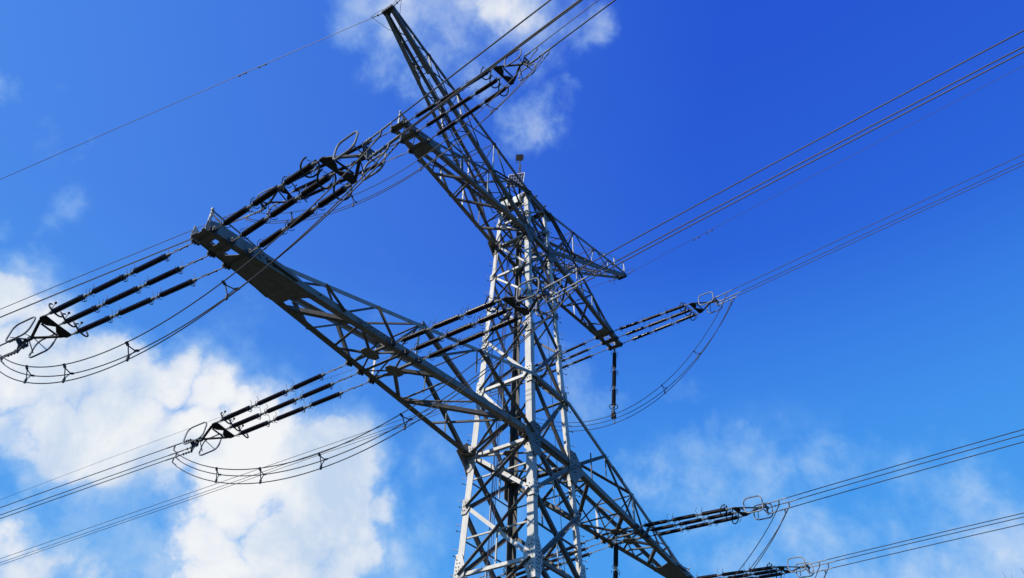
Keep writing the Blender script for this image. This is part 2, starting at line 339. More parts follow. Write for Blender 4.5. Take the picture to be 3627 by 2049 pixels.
        for sd in (-1, 1):
            mb = MB(); p = A.bot(11.15, sd*.8)+V((0, 0, .15)); mb.plate([p, p+V((-s*.2, 0, 0)), p+V((-s*.05, 0, .45))], .02, (0, 1, 0)); mb.build('end_bracket', M['steel'], root)
        if s > 0:                                  # hand rail on the far horn
            q0 = A.bot(11.2, -1); rail = [q0+V((0, 0, 1.15)), A.top(9.6, -1)+V((0, 0, .62)), A.top(8.1, -1)+V((0, 0, .3)), A.top(6.4, -1)+V((0, 0, -.25)), A.top(4.5, 0)]
            mb = MB()
            for a_, b_ in zip(rail, rail[1:]): mb.angle(a_, b_, .045, (0, 0, -1), (0, 1, 0), t=.008)
            mb.angle(q0, rail[0], .05, (1, 0, 0), (0, 1, 0), t=.008); mb.angle(A.top(9.6, -1), rail[1], .05, (1, 0, 0), (0, 1, 0), t=.008); mb.angle(A.top(8.1, -1), rail[2], .05, (1, 0, 0), (0, 1, 0), t=.008)
            mb.angle(rail[0], A.top(10.4, -1), .04, (0, 0, 1), (0, 1, 0), t=.008); mb.build('hand_rail', M['steel'], root)
    # lugs that hold the insulator strings
    if kind != 'horn':
        for x in ((15.923, 15.33, 14.737, 9.057, 8.444, 7.831) if kind == 'low' else (9.42, 8.775, 8.13)):
            for sd in (-1, 1):
                p = A.bot(x, sd)+V((0, sd*.02, .02)); mb = MB()
                for o in (-.05, .05): mb.plate([p+V((o, -sd*.02, -.09)), p+V((o, sd*.13, -.09)), p+V((o, sd*.17, 0)), p+V((o, sd*.13, .07)), p+V((o, -sd*.02, .07))], .018, (1, 0, 0))
                mb.box(p+V((0, sd*.01, -.04)), (.13, 0, 0), (0, .03, 0), (0, 0, .075)); l_ = mb.build('string_lug', M['fitting'], root)
                bb = MB(); bb.tube([p+V((-.08, sd*.12, -.02)), p+V((.08, sd*.12, -.02))], .025, 8); bb.build('pin', M['alu' if sd > 0 else 'bolt'], l_)
        # upright post with stays over the tip
        xt = 15.96 if kind == 'low' else 9.5; hh = 1.02 if kind == 'low' else .95
        p0 = A.bot(xt, 0); p1 = p0+V((0, 0, hh)); mb = MB(); mb.angle(p0, p1, .07, (-s, 0, 0), (0, 1, 0)); mb.box(p1+V((0, 0, .01)), (.04, 0, 0), (0, .035, 0), (0, 0, .04)); mb.build('tip_post', M['steel'], root)
        mb = MB(); mb.angle(p1, A.top(A.ut[0]-.1, -1)+V((0, 0, .02)), .055, (0, 0, -1), (0, 1, 0)); mb.build('stay', M['steel_arm'], root)
        mb = MB(); mb.angle(p1-V((0, 0, .1)), A.bot(xt-.65, -1)+V((0, 0, .3 if kind == 'low' else .2)), .055, (0, 0, -1), (0, 1, 0)); mb.build('stay', M['steel_arm'], root)
for s_ in (-1, 1):
    for kd in ('low', 'mid', 'horn'): make_arm(s_, kd)
# boxes where the crossarms cross the body, and the continuation of the chords through it
for kd in ('low', 'mid'):
    A = Arm(1, kd)
    for sd in (-1, 1):
        out = V((0, sd, 0)); p = A.bot(A.xb, sd); q_ = V((-p.x, p.y, p.z))
        mb = MB(); mb.angle(p+out*.018, q_+out*.018, A.b, (0, 0, 1), -out, t=.02); mb.build('chord', M['steel_arm'], pylon)
        t = A.top(A.ul[0], sd); mb = MB(); mb.angle(t+out*.013, V((-t.x, t.y, t.z))+out*.013, A.bu, (0, 0, -1), -out, t=.018); mb.build('chord', M['steel_arm'], pylon)
        for sx in (-1, 1):                         # heavy stiffened knees
            k0 = V((sx*A.xb, sd*(A.yb+.05), A.z0)); zc = 1 if kd == 'low' else .72
            mb = MB(); mb.plate([k0+V((sx*.75*zc, 0, -.03)), k0+V((sx*.55*zc, 0, .2*zc)), k0+V((sx*.1, 0, .62*zc)), k0+V((-sx*.42*zc, 0, .62*zc)), k0+V((-sx*.42*zc, 0, -.72*zc)), k0+V((sx*.02, 0, -.85*zc)), k0+V((sx*.22, 0, -.5*zc))], .022, (0, 1, 0))
            bolts(mb, [k0+V((sx*(-.34+.12*(i % 4)), sd*.012, zc*(.5-.16*(i//4)+.04*(i % 2)))) for i in range(24) if not 8 <= i < 12], (0, sd, 0)); mb.build('gusset_plate', M['steel_arm'], pylon)
            mb = MB(); k1 = k0+V((0, -sd*.03, -.05)); mb.plate([k1+V((sx*.5*zc, 0, 0)), k1+V((-sx*.35*zc, 0, 0)), k1+V((-sx*.3*zc, -sd*.4*zc, 0)), k1+V((sx*.3*zc, -sd*.4*zc, 0))], .02, (0, 0, 1)); mb.build('gusset_plate', M['steel_arm'], pylon)
            mb = MB(); k2 = V((sx*(w(A.z0)+.05), sd*w(A.z0), A.z0)); mb.plate([k2+V((0, sd*.1, .5*zc)), k2+V((0, -sd*.4, .3*zc)), k2+V((0, -sd*.34, -.42*zc)), k2+V((0, -sd*.05, -.72*zc)), k2+V((0, sd*.1, -.7*zc))], .02, (1, 0, 0))
            bolts(mb, [k2+V((sx*.012, sd*(.04-.11*(i % 3)), zc*(.3-.16*(i//3)))) for i in range(15)], (sx, 0, 0)); mb.build('gusset_plate', M['steel' if kd == 'low' else 'steel_arm'], pylon)
    # cross beams under the body between the two chords
    for sx in (-1, 1):
        p, q_ = A.bot(A.xb-.1, -1), A.bot(A.xb-.1, 1); p = V((sx*abs(p.x), p.y, p.z-.03)); q_ = V((sx*abs(q_.x), q_.y, q_.z-.03)); mb = MB(); mb.angle(p, q_, .14, (-sx, 0, 0), (0, 0, 1)); mb.build('lattice_brace', M['steel_arm'], pylon)
    c = V((0, 0, A.z0-.03)); mb = MB(); z_ = .6 if kd == 'low' else .42
    cs = [V((-.45*w(A.z0)*1.3, 0, A.z0-.03)), V((.45*w(A.z0)*1.3, 0, A.z0-.03))]
    for cc in cs:
        mb = MB(); mb.plate([cc+V((z_*.5*math.cos(t), z_*.42*math.sin(t), 0)) for t in [i*PI/3 for i in range(6)]], .02, (0, 0, 1)); mb.build('gusset_plate', M['steel_arm'], pylon)
        for (sx, sy) in SG.values():
            if sx*cc.x > 0:
                mb = MB(); e = V((sx*w(A.z0), sy*w(A.z0), A.z0-.02)); mb.angle(cc, e, .08, (0, 1, 0), (0, 0, 1)); mb.build('lattice_brace', M['steel'], pylon)
    mb = MB(); mb.angle(cs[0], cs[1], .08, (0, 1, 0), (0, 0, 1)); mb.build('lattice_brace', M['steel_arm'], pylon)
    for sx, sy in SG.values():
        mb = MB(); mb.angle(V((0, sy*w(A.z0), A.z0)), cs[0 if sx < 0 else 1], .06, (1, 0, 0), (0, 0, 1)); mb.build('lattice_brace', M['steel_arm'], pylon)
# cap beams on the top of the body
for (ka, kb, n) in FACES:
    mb = MB(); mb.angle(leg(ka, ZTOP)+V((0, 0, .05)), leg(kb, ZTOP)+V((0, 0, .05)), .2, (0, 0, -1), -n, t=.02); mb.build('cap_beam', M['steel_arm'], pylon)
mb = MB(); mb.plate([leg('F', ZTOP)+V((.1, 0, .09)), leg('R', ZTOP)+V((.25, 0, .09)), leg('R', ZTOP)+V((.25, .3, .09)), leg('F', ZTOP)+V((.1, .3, .09))], .03, (0, 0, 1)); mb.build('cap_beam', M['steel_arm'], pylon)
mb = MB()
for x in (-.3, .55): mb.tube([V((x, -.75, 14.85)), V((x, -1.05, 14.85))], .055, 8)
mb.build('end_bracket', M['bolt'], pylon)
for k in 'FRLB':                                   # spliced chord plates at the top corners
    sx, sy = SG[k]; p = leg(k, ZTOP-.1)+V((0, sy*.04, 0)); mb = MB()
    mb.plate([p+V((sx*.95, 0, -.42)), p+V((sx*.95, 0, -.28)), p+V((sx*.3, 0, .1)), p+V((sx*.5, 0, .32)), p+V((-sx*.12, 0, .14)), p+V((-sx*.12, 0, -.5)), p+V((sx*.12, 0, -.5)), p+V((sx*.4, 0, -.2))], .02, (0, 1, 0))
    bolts(mb, [p+V((sx*(.06+.11*i), sy*.012, .1-.05*i)) for i in range(7)]+[p+V((sx*(.02), sy*.012, -.1-.11*i)) for i in range(4)], (0, sy, 0)); mb.build('gusset_plate', M['steel_arm'], pylon)
# vertical cables that run down inside the body
for x, y in ((-1.0, .62), (-.92, .52), (-.62, .95), (-.54, .88), (1.1, -1.0)):
    mb = MB(); mb.tube([V((x*w(z)/1.5, y*w(z)/1.5, z)) for z in (-17, -8, 0, 8, 11.8)] , .013, 6); mb.build('down_cable', M['cable'], pylon)
mb = MB()
for x_ in (0, .06): mb.tube([V((-2.7+x_, .55, 12.7)), V((-2.45+x_, .6, 12.2)), V((-1.9+x_, .68, 11.9)), V((-1.2+x_, .75, 11.75)), V((-1.15+x_, .8, 9)), V((-1.2+x_, .85, 3))], .011, 6)
mb.build('down_cable', M['cable'], pylon)
LOBES=[(0.226,0.809,0.543,0.0628,1.00),(0.274,0.800,0.534,0.0685,1.00),(0.246,0.841,0.481,0.0906,1.10),(0.378,0.831,0.409,0.0555,0.60),(0.302,0.823,0.481,0.0850,1.10),(0.340,0.786,0.515,0.0792,1.05),(0.389,0.762,0.518,0.0765,1.00),(0.440,0.739,0.511,0.0688,0.95),(0.385,0.799,0.461,0.0878,1.10),(0.453,0.767,0.454,0.0856,1.10),(0.501,0.718,0.482,0.0789,1.05),(0.337,0.838,0.430,0.0718,0.95),(0.302,0.858,0.415,0.0617,0.90),(0.553,0.699,0.454,0.0886,1.10),(0.583,0.656,0.481,0.0712,0.95),(0.520,0.745,0.417,0.0864,1.10),(0.596,0.691,0.409,0.0927,1.10),(0.635,0.643,0.427,0.0565,0.85),(0.524,0.770,0.363,0.0710,1.00),(0.582,0.729,0.360,0.0903,1.10),(0.637,0.682,0.359,0.0779,1.00),(0.462,0.787,0.409,0.0399,0.70),(0.487,0.806,0.336,0.0475,0.60),(0.547,0.771,0.326,0.0703,1.00),(0.668,0.640,0.380,0.0558,0.70),(0.329,0.861,0.387,0.0370,0.60),(0.356,0.874,0.331,0.0485,0.85),(0.394,0.860,0.325,0.0575,0.85),(0.436,0.839,0.326,0.0503,0.70),(0.384,0.872,0.303,0.0565,0.95),(0.468,0.822,0.324,0.0425,0.50),(0.407,0.842,0.355,0.0294,0.45),(0.448,0.816,0.365,0.0259,0.40),(0.417,0.830,0.370,0.1789,0.34),(0.676,0.609,0.415,0.1416,0.36),(0.504,0.691,0.518,0.1693,0.30),(0.919,0.185,0.347,0.1820,0.36),(0.854,0.319,0.411,0.1110,0.32),(0.461,0.820,0.339,0.0556,0.62),(0.438,0.842,0.314,0.0459,0.80),(0.107,0.731,0.674,0.0305,0.66),(0.158,0.732,0.663,0.0252,0.24),(0.216,0.751,0.624,0.0343,0.30),(0.196,0.710,0.676,0.0172,0.20),(0.142,0.699,0.701,0.0210,0.18),(0.175,0.779,0.602,0.0166,0.30),(0.405,0.292,0.866,0.0838,0.84),(0.377,0.346,0.860,0.0792,0.66),(0.335,0.395,0.856,0.0694,0.58),(0.295,0.432,0.852,0.0503,0.62),(0.388,0.400,0.830,0.0566,0.40),(0.433,0.345,0.833,0.0569,0.50),(0.362,0.438,0.823,0.0423,0.32),(0.437,0.251,0.864,0.0512,0.50),(0.467,0.226,0.855,0.0373,0.30),(0.464,0.320,0.826,0.0381,0.50),(0.510,0.327,0.796,0.0482,0.66),(0.490,0.343,0.801,0.0337,0.40),(0.509,0.287,0.812,0.0287,0.40),(0.726,0.401,0.558,0.0537,0.42),(0.756,0.375,0.536,0.0388,0.33),(0.792,0.292,0.537,0.0382,0.28),(0.695,0.421,0.583,0.0442,0.24),(0.821,0.365,0.439,0.0424,0.50),(0.837,0.304,0.455,0.0562,0.42),(0.816,0.379,0.436,0.0472,0.52),(0.855,0.253,0.453,0.0508,0.35),(0.876,0.187,0.444,0.0632,0.42),(0.886,0.128,0.445,0.0486,0.35),(0.893,0.234,0.385,0.0896,0.48),(0.917,0.158,0.367,0.1039,0.52),(0.932,0.076,0.354,0.1081,0.55),(0.943,0.030,0.330,0.0964,0.55),(0.878,0.306,0.369,0.0680,0.42),(0.937,0.121,0.327,0.0921,0.66),(0.918,0.209,0.338,0.0783,0.50),(0.945,0.051,0.323,0.0809,0.60),(0.658,0.593,0.464,0.0575,0.40),(0.690,0.601,0.403,0.0753,0.45),(0.688,0.630,0.361,0.0694,0.60),(0.664,0.564,0.491,0.0386,0.30),(0.524,0.637,0.566,0.0528,0.30),(0.492,0.674,0.550,0.0473,0.28),(0.640,0.571,0.514,0.0436,0.30)]
SKYSTR, CLOUDGAIN, SUNE = .12, 7.8, 5.0
GRADE = ((.15, .76, .05), (1.45, 1.3, .26), (1.12, .38, .84))
HAZE = (.10, .31, .85)
LOWHAZE = (.085, .37, .87)
# ------------------------------------------------------------------ things fixed to the top of the tower
def box_thing(name, label, cat, x0, x1, y0, y1, z0, z1, hood):
    t = empty(name, ((x0+x1)/2, (y0+y1)/2, z0+H0), label, cat)
    mb = MB(); mb.box(((x0+x1)/2, (y0+y1)/2, (z0+z1)/2), ((x1-x0)/2, 0, 0), (0, (y1-y0)/2, 0), (0, 0, (z1-z0)/2)); b = mb.build('housing', M['cabinet'], t)
    mb = MB(); mb.box((x0-.006, (y0+y1)/2+.01, (z0+z1)/2), (.008, 0, 0), (0, (y1-y0)/2-.015, 0), (0, 0, (z1-z0)/2-.015)); d = mb.build('door', M['cabinet'], t)
    mb = MB(); mb.box((x0-.02, y0+(y1-y0)*.8, (z0+z1)/2-.02), (.012, 0, 0), (0, .012, 0), (0, 0, .02)); mb.build('handle', M['bolt'], d)
    mb = MB(); mb.box(((x0+x1)/2, (y0+y1)/2, z0-.012), ((x1-x0)/2-.004, 0, 0), (0, (y1-y0)/2-.004, 0), (0, 0, .01))
    for i in range(5): yy = y0+(y1-y0)*(.15+.17*i); mb.tube([V((x0+.1, yy, z0-.01)), V((x0+.1, yy, z0-.07))], .016, 6)
    mb.build('cable_gland', M['lamp'], t)
    if hood:
        mb = MB(); mb.plate([(x0-.16, y0-.08, z1+.02), (x1, y0-.08, z1+.1), (x1, y1+.08, z1+.1), (x0-.16, y1+.08, z1+.02)], .03, (-.2, 0, 1)); mb.build('hood', M['lamp'], t)
    return t
box_thing('equipment_cabinet', 'larger pale equipment cabinet under a dark hood near the top of the pylon', 'cabinet', -1.12, -.70, .05, .62, 14.08, 14.72, True)
cb = box_thing('equipment_cabinet', 'smaller pale square cabinet with two door leaves beside the hooded cabinet', 'cabinet', -1.12, -.74, -.52, -.12, 14.05, 14.56, False)
mb = MB(); mb.bar((-1.131, -.36, 14.06), (-1.131, -.36, 14.55), .004, .012); mb.build('door_joint', M['bolt'], cb)
mb = MB()
for i in range(5):
    y = -.5+.1*i; mb.tube([V((-1.02, y, 14.0)), V((-1.0, y+.05, 13.82)), V((-.92+.03*i, y+.25-.1*i, 13.74)), V((-.75, y-.1, 13.8+.03*i))], .012, 6)
mb.build('cable_loop', M['lamp'], cb)
mb = MB(); mb.bar((-.9, .7, 14.78), (-.9, -.75, 14.78), .05, .05); mb.bar((-.9, -.1, 14.5), (-.9, -.85, 14.66), .06, .05); mb.bar((-.9, -.75, 13.98), (-.9, -.3, 13.85), .06, .06); mb.build('mounting_rail', M['steel'], pylon)
# solar panel
TL, TR, BL, BR = V((-.885, .315, 16.75)), V((-.56, -.46, 16.75)), V((-.975, .395, 15.8)), V((-.65, -.40, 15.72))
sp = empty('solar_panel', (-.4, -.03, 15.0+H0), 'small dark solar panel with pale frame on the mast above the cabinets', 'solar panel')
nrm = (TR-TL).cross(BL-TL).normalized()
if nrm.x > 0: nrm = -nrm
mb = MB(); mb.prism([p-nrm*.03 for p in (TL, TR, BR, BL)], [p for p in (TL, TR, BR, BL)]); bk = mb.build('panel_back', M['lamp'], sp)
me = bpy.data.meshes.new('solar_cells'); o = V(sp.location)
me.from_pydata([p+nrm*.004+V((0, 0, H0))-o for p in (TL, TR, BR, BL)], [], [(0, 1, 2, 3)]); uvl = me.uv_layers.new(name='UVMap')
for i, c_ in enumerate(((0, 1), (1, 1), (1, 0), (0, 0))): uvl.data[i].uv = c_
me.materials.append(M['solar']); oc = bpy.data.objects.new('solar_cells', me); C.objects.link(oc); oc.parent = sp
mb = MB()
for a_, b_ in ((TL, TR), (TR, BR), (BR, BL), (BL, TL)): mb.bar(a_, b_, .03, .045, up=nrm)
mb.build('panel_frame', M['frame'], sp)
mb = MB(); mb.bar(BL.lerp(TL, .04)-nrm*.04, V((-.45, -.03, 15.3)), .03, .03); mb.bar(BR-nrm*.04, V((-.45, -.03, 15.3)), .03, .03); mb.bar(BL-nrm*.03, BR-nrm*.03, .05, .05); mb.tube([BL*.6+BR*.4-nrm*.05, V((-.75, .05, 15.45)), V((-.55, -.0, 15.4)), V((-.42, -.03, 15.2))], .012, 6); mb.build('support_bracket', M['lamp'], sp)
# mast and floodlight
fl = empty('floodlight_mast', (-.4, -.03, 14.6+H0), 'slim mast carrying a black square floodlight above the solar panel', 'floodlight')
mb = MB(); mb.tube([V((-.4, -.03, 14.7)), V((-.4, -.03, 17.1))], .06, 8); mb.bar((-.4, -.07, 17.05), (-.4, -.07, 17.85), .05, .04); mb.bar((-.4, .03, 17.05), (-.4, .03, 17.6), .05, .04); mb.bar((-.4, -.085, 17.6), (-.4, .035, 17.6), .035, .05); mb.bar((-.4, -.03, 17.6), (-.4, -.03, 18.15), .045, .04)
for dy in (-.3, .25): mb.bar((-.4, dy, 14.7), (-.4, -.03, 15.5), .03, .03)
mb.build('mast', M['lamp'], fl)
mb = MB()
mb.tube([V((-.4, .21, 18.42)), V((-.4, .22, 18.15)), V((-.4, .16, 18.1)), V((-.4, -.03, 18.12)), V((-.4, -.2, 18.1)), V((-.4, -.27, 18.16)), V((-.4, -.27, 18.42))], .014, 6); mb.build('bracket', M['lamp'], fl)
mb = MB(); c_ = V((-.4, -.03, 18.42)); x_ = V((-.80, -.05, -.55)).normalized(); y_ = V((-.20, .72, .22)); y_ = (y_-x_*y_.dot(x_)).normalized(); z_ = x_.cross(y_)
mb.prism([c_-x_*.10+y_*.15*a-z_*.15*b for a, b in ((-1, -1), (1, -1), (1, 1), (-1, 1))], [c_+x_*.06+y_*.21*a-z_*.18*b for a, b in ((-1, -1), (1, -1), (1, 1), (-1, 1))]); mb.build('lamp_housing', M['lamp'], fl)
# ------------------------------------------------------------------ insulator strings, conductors, jumpers
def hook_pts(r, a0, a1, n=18): return [(r*math.cos(a0+(a1-a0)*i/n), r*math.sin(a0+(a1-a0)*i/n)) for i in range(n+1)]
RODLEN = 1.15
def rod_mesh():
    prof = [(0, .03)]; n = 34
    for i in range(n):
        d = .03+(RODLEN-.06)*i/n; st = (RODLEN-.06)/n; r = .088 if i % 2 == 0 else .083
        prof += [(d, .062), (d+st*.45, r), (d+st*.65, r*.98), (d+st*.85, .064)]
    prof += [(RODLEN, .03)]
    mb = MB(); mb.lathe(prof, (0, 0, 0), (1, 0, 0), 12); return mb
# the first rod of all strings; local x points away from the tower, local z up
_rod = rod_mesh(); rod_proto = _rod.build('insulator_rod', M['ceramic'], None, space='local')
def cap_mb(x0, sgn):
    mb = MB(); mb.lathe([(0, .052), (.05, .056), (.09, .05), (.11, .026), (.16, .02)], (x0, 0, 0), (sgn, 0, 0), 10); return mb
cap_a = cap_mb(0, -1).build('end_cap', M['cap'], None, space='local'); cap_b = cap_mb(RODLEN, 1).build('end_cap', M['cap'], None, space='local')
def ring_mb(end):
    """arcing rings and horns at both ends of one rod"""
    mb = MB()
    def c(x, r, a0, a1, t): mb.tube([(x, r*math.cos(a), r*math.sin(a)) for a in [a0+(a1-a0)*i/16 for i in range(17)]], t, 6)
    if end == 0:
        c(.06, .15, math.radians(115), math.radians(350), .0105); mb.tube([(.06, .15*math.cos(math.radians(230)), .15*math.sin(math.radians(230))), (-.03, 0, -.02)], .009, 6)
        mb.tube([(-.03, 0, -.02), (-.03, 0, .14), (.02, .0, .33)], .008, 5)
    else:
        mb.tube([(RODLEN+.18, 0, -.04), (RODLEN+.05, 0, .05), (RODLEN+.02, .02, .15), (RODLEN-.04, .02, .18), (RODLEN+.05, .02, .36)], .008, 5)
        c(RODLEN+.02, .12, math.radians(200), math.radians(400), .0095); mb.tube([(RODLEN+.02, .12*math.cos(math.radians(290)), .12*math.sin(math.radians(290))), (RODLEN+.09, 0, -.13), (RODLEN+.18, 0, -.04)], .009, 6)
    return mb
arc_a = ring_mb(0).build('arcing_horn', M['fitting'], None, space='local'); arc_b = ring_mb(1).build('arcing_horn', M['fitting'], None, space='local')
def bigring():
    mb = MB(); X = RODLEN-.12
    pts = [(X+.10*math.sin(a*1.0), -.24*math.cos(a), .24*math.sin(a)-.0) for a in [math.radians(-250)+math.radians(285)*i/22 for i in range(23)]]
    mb.tube(pts, [.016]+[.025]*(len(pts)-2)+[.016], 8)
    mb.tube([(X+.25, 0, 0), (X+.1, -.1, .06), (X, -.16, .12)], .010, 6); mb.tube([(X+.2, 0, .03), (X+.12, .05, .12), (X+.0, .07, .22)], .011, 6)
    mb.ball((X, .07, .25), .042); mb.tube([(X+.3, 0, 0), (X+.22, .07, -.12), (X+.1, .1, -.2)], .010, 6)
    return mb
big_proto = bigring().build('corona_ring', M['yoke'], None, space='local', smooth=True)
used = set()
def put(proto, parent, x, half=None):
    o = proto if proto.name not in used else proto.copy()
    if proto.name in used: C.objects.link(o)
    used.add(proto.name); o.parent = parent; o.location = (x, 0, 0) ; return o
ANG = {'low': [15.923, 15.33, 14.737], 'lowm': [9.057, 8.444, 7.831], 'mid': [9.42, 8.775, 8.13]}
def att(n, s, i, sd):
    if n == 'low': return V((s*ANG[n][i], sd*(.33+.0868*(15.923-ANG[n][i])), -.18))
    if n == 'lowm': return V((s*ANG[n][i], sd*(.33+.0868*(15.923-ANG[n][i])), -.09))
    return V((s*ANG[n][i], sd*(.317+.0812*(9.42-ANG[n][i])), 11.61))
PH = {('low', -1, -1): (-.13579, .15039, 5.077, .04552, -.00076), ('low', -1, 1): (-.2144, .2103, 5.417, .15356, -.00019), ('lowm', -1, -1): (-.12932, .12933, 4.969, .00487, -.00124), ('lowm', -1, 1): (-.21043, .2055, 5.516, .12848, -.00025), ('mid', -1, -1): (-.12585, .13688, 5.101, .00048, -.00051), ('mid', -1, 1): (-.22968, .22745, 5.644, .13948, -.00039), ('mid', 1, -1): (-.12611, .10459, 5.150, .00773, -.00053), ('mid', 1, 1): (-.22618, .24417, 5.312, .15157, 1e-05), ('lowm', 1, -1): (-.11429, .09566, 4.974, .01296, -.00075), ('lowm', 1, 1): (-.23162, .22947, 5.3, .15356, -.00019), ('low', 1, -1): (-.11485, .10314, 4.945, .01761, -.00054), ('low', 1, 1): (-.23162, .22947, 5.3, .15356, -.00019)}
WHERE = {('low', -1): 'lower left crossarm tip', ('lowm', -1): 'lower left crossarm middle', ('mid', -1): 'upper left crossarm tip', ('mid', 1): 'upper right crossarm tip', ('lowm', 1): 'lower right crossarm middle', ('low', 1): 'lower right crossarm tip'}
SIDE = {-1: 'toward upper right', 1: 'toward lower left'}
ORD = ['outermost', 'middle', 'innermost']
DQ, GAP, BZ = .5, 1.3, .35
Z = V((0, 0, 1))
def curve_z(t, sC, c):
    if t <= 60: return -sC*t+c*t*t
    z60 = -sC*60+c*3600; sl = -sC+2*c*60
    return z60+sl*(t-60)+4e-4*(t-60)**2
ENDS = {}
for (n, s, sd), (a, sS, LS, sC, c) in PH.items():
    dh = V((math.sin(a), sd*math.cos(a), 0)); pr = V((math.cos(a), sd*-math.sin(a), 0))
    if sd < 0: pr = V((math.cos(a), math.sin(a), 0))
    u = (dh-Z*sS).normalized(); A_ = [att(n, s, i, sd) for i in range(3)]; Qm = A_[1]+u*LS
    Q = [Qm+pr*s*DQ, Qm, Qm-pr*s*DQ]; K = Qm+u*GAP; wh, to = WHERE[(n, s)], SIDE[sd]
    for i in range(3):
        d = Q[i]-A_[i]; L_ = d.length; X = d.normalized(); Y = Z.cross(X).normalized(); Zl = X.cross(Y)
        root = bpy.data.objects.new('insulator_string', None); C.objects.link(root); root.empty_display_size = .2
        root.matrix_world = Matrix.Translation(A_[i]+Z*H0) @ Matrix((X, Y, Zl)).transposed().to_4x4()
        tag(root, '%s of three dark insulator strings from %s %s' % (ORD[i], wh, to), 'insulator', 'insulator strings of the pylon')
        x = L_-.3-3*RODLEN-.6
        for k in range(3):
            for o_ in (rod_proto, cap_a, cap_b, arc_a, big_proto if k == 2 else arc_b): put(o_, root, x)
            x += RODLEN+.3
        mb = MB(); x0 = L_-.3-3*RODLEN-.6
        mb.bar((.03, 0, 0), (x0*.32, 0, 0), .024, .026); mb.bar((x0*.3, 0, 0), (x0*.56, 0, 0), .04, .018); mb.bar((x0*.3, 0, 0), (x0*.35, 0, 0), .055, .055); mb.bar((x0*.55, 0, 0), (x0*.82, 0, 0), .018, .036); mb.bar((x0*.54, 0, 0), (x0*.58, 0, 0), .048, .048); mb.bar((x0*.8, 0, 0), (x0-.12, 0, 0), .028, .026)
        for kk in range(4): mb.box((x0*(.6+.05*kk), 0, .03), (.012, 0, 0), (0, .03, 0), (0, 0, .01))
        for g in (L_-.3-.16, L_-1.75+.14, L_-3.2+.14): pass
        mb.build('tension_link', M['cap'] if random.random() < .3 else M['fitting'], root, space='local'); mb = MB(); mb.bar((L_-.2, 0, 0), (L_, 0, 0), .03, .045); mb.build('tension_link', M['fitting'], root, space='local')
        for xx in (L_-.3-RODLEN-.3, L_-.3-2*RODLEN-.6):
            mb = MB(); mb.bar((xx+.1, 0, 0), (xx+.2, 0, 0), .05, .035); mb.bar((xx+.12, 0, -.01), (xx+.18, 0, -.01), .03, .07)
            mb.build('tension_link', M['fitting'], root, space='local')
    # yoke
    yk = empty('yoke_assembly', tuple(Qm+Z*H0), 'dark triangular yoke with oval rings, strings from %s %s' % (wh, to), 'yoke', 'yokes joining the insulator strings to the conductors')
    ap = Qm+u*.95; nz = u.cross(pr).normalized()
    mb = MB()
    for j in (0, 1):
        P0, P1 = Q[j], Q[j+1]; e = (P1-P0)
        if j == 0: mb.plate([P0-e*.06+u*.0, P0+e*.0-u*.05, P1-u*.04, P1+u*.06, P1-e*.35+u*.22, P0+e*.2+u*.28, P0+u*.14-e*.06], .03, nz)
        else: mb.plate([P0-u*.04, P1-u*.05, P1+e*.06, P1+e*.06+u*.14, P1-e*.2+u*.28, P0+e*.35+u*.22, P0+u*.06], .03, nz)
    mb.bar(Q[0].lerp(Q[1], .15)+u*.22, ap, .085, .03, up=nz); mb.bar(Q[2].lerp(Q[1], .15)+u*.22, ap, .085, .03, up=nz); mb.bar(Q[0].lerp(Q[1], .4)+u*.3, Q[2].lerp(Q[1], .4)+u*.3, .05, .03, up=nz)
    mb.build('yoke_plate', M['yoke'], yk)
    mb = MB(); mb.bar(ap, K, .05, .04, up=nz); mb.box(ap+u*.05, u*.06, pr*.05, nz*.05); mb.box(ap+u*.2, u*.03, pr*.06, nz*.04); c3 = [K-pr*.2, K+pr*.2, K-Z*BZ]
    mb.plate([K-pr*.24+Z*.04, K+pr*.24+Z*.04, K+pr*.2-Z*.06, K+pr*.07-Z*.14, K+pr*.04-Z*(BZ+.04), K-pr*.04-Z*(BZ+.04), K-pr*.07-Z*.14, K-pr*.2-Z*.06], .025, u)
    for q_ in c3: mb.bar(ap+u*.12, q_, .035, .03)
    mb.build('bundle_plate', M['fitting'], yk)
    for sg_ in (-1, 1):
        cc = ap-u*.03+pr*sg_*.43+Z*.0; pts = []
        e1, e2 = u, (Z+V((.06, 0, 0))).normalized(); a1, a2, rr = .42, .34, .2
        for (qx, qy, t0) in ((a1-rr, a2-rr, 0), (-(a1-rr), a2-rr, 90), (-(a1-rr), -(a2-rr), 180), (a1-rr, -(a2-rr), 270)):
            for k in range(6): t = math.radians(t0+18*k); pts.append(cc+e1*(qx+rr*math.cos(t))+e2*(qy+rr*math.sin(t)))
        mb = MB(); mb.tube(pts, .028, 8, closed=True); rg = mb.build('corona_ring', M['ring'], yk, smooth=True)
        mb = MB(); mb.bar(ap+u*.1, cc+e1*.3-e2*.16, .03, .012); mb.bar(ap-u*.05, cc-e1*.25-e2*.28, .03, .012); mb.build('ring_bracket', M['ring'], rg)
    # conductors
    names = ('upper left', 'upper right', 'bottom'); ends = []
    for j, st in enumerate((K-pr*.2, K+pr*.2, K-Z*BZ)):
        d0 = (dh-Z*sC).normalized(); cl = .35+(.25 if j == 1 else (.1 if j == 2 else 0))
        tend = 150; pts = [st+dh*t+Z*curve_z(t, sC, c) for t in [0]+[cl*.9]+[2+tend*(k/40)**1.3 for k in range(41)]]
        r_ = [.017]*len(pts)
        cd = empty('conductor_wire', tuple(st+Z*H0), '%s wire of the triple bundle from %s %s' % (names[j], wh, to), 'power line', 'conductor wires strung from the pylon')
        mb = MB(); mb.tube(pts[1:], r_[1:], 6); mb.build('stranded_wire', M['wire'], cd)
        mb = MB(); mb.bar(st, st+d0*cl, .035, .02)
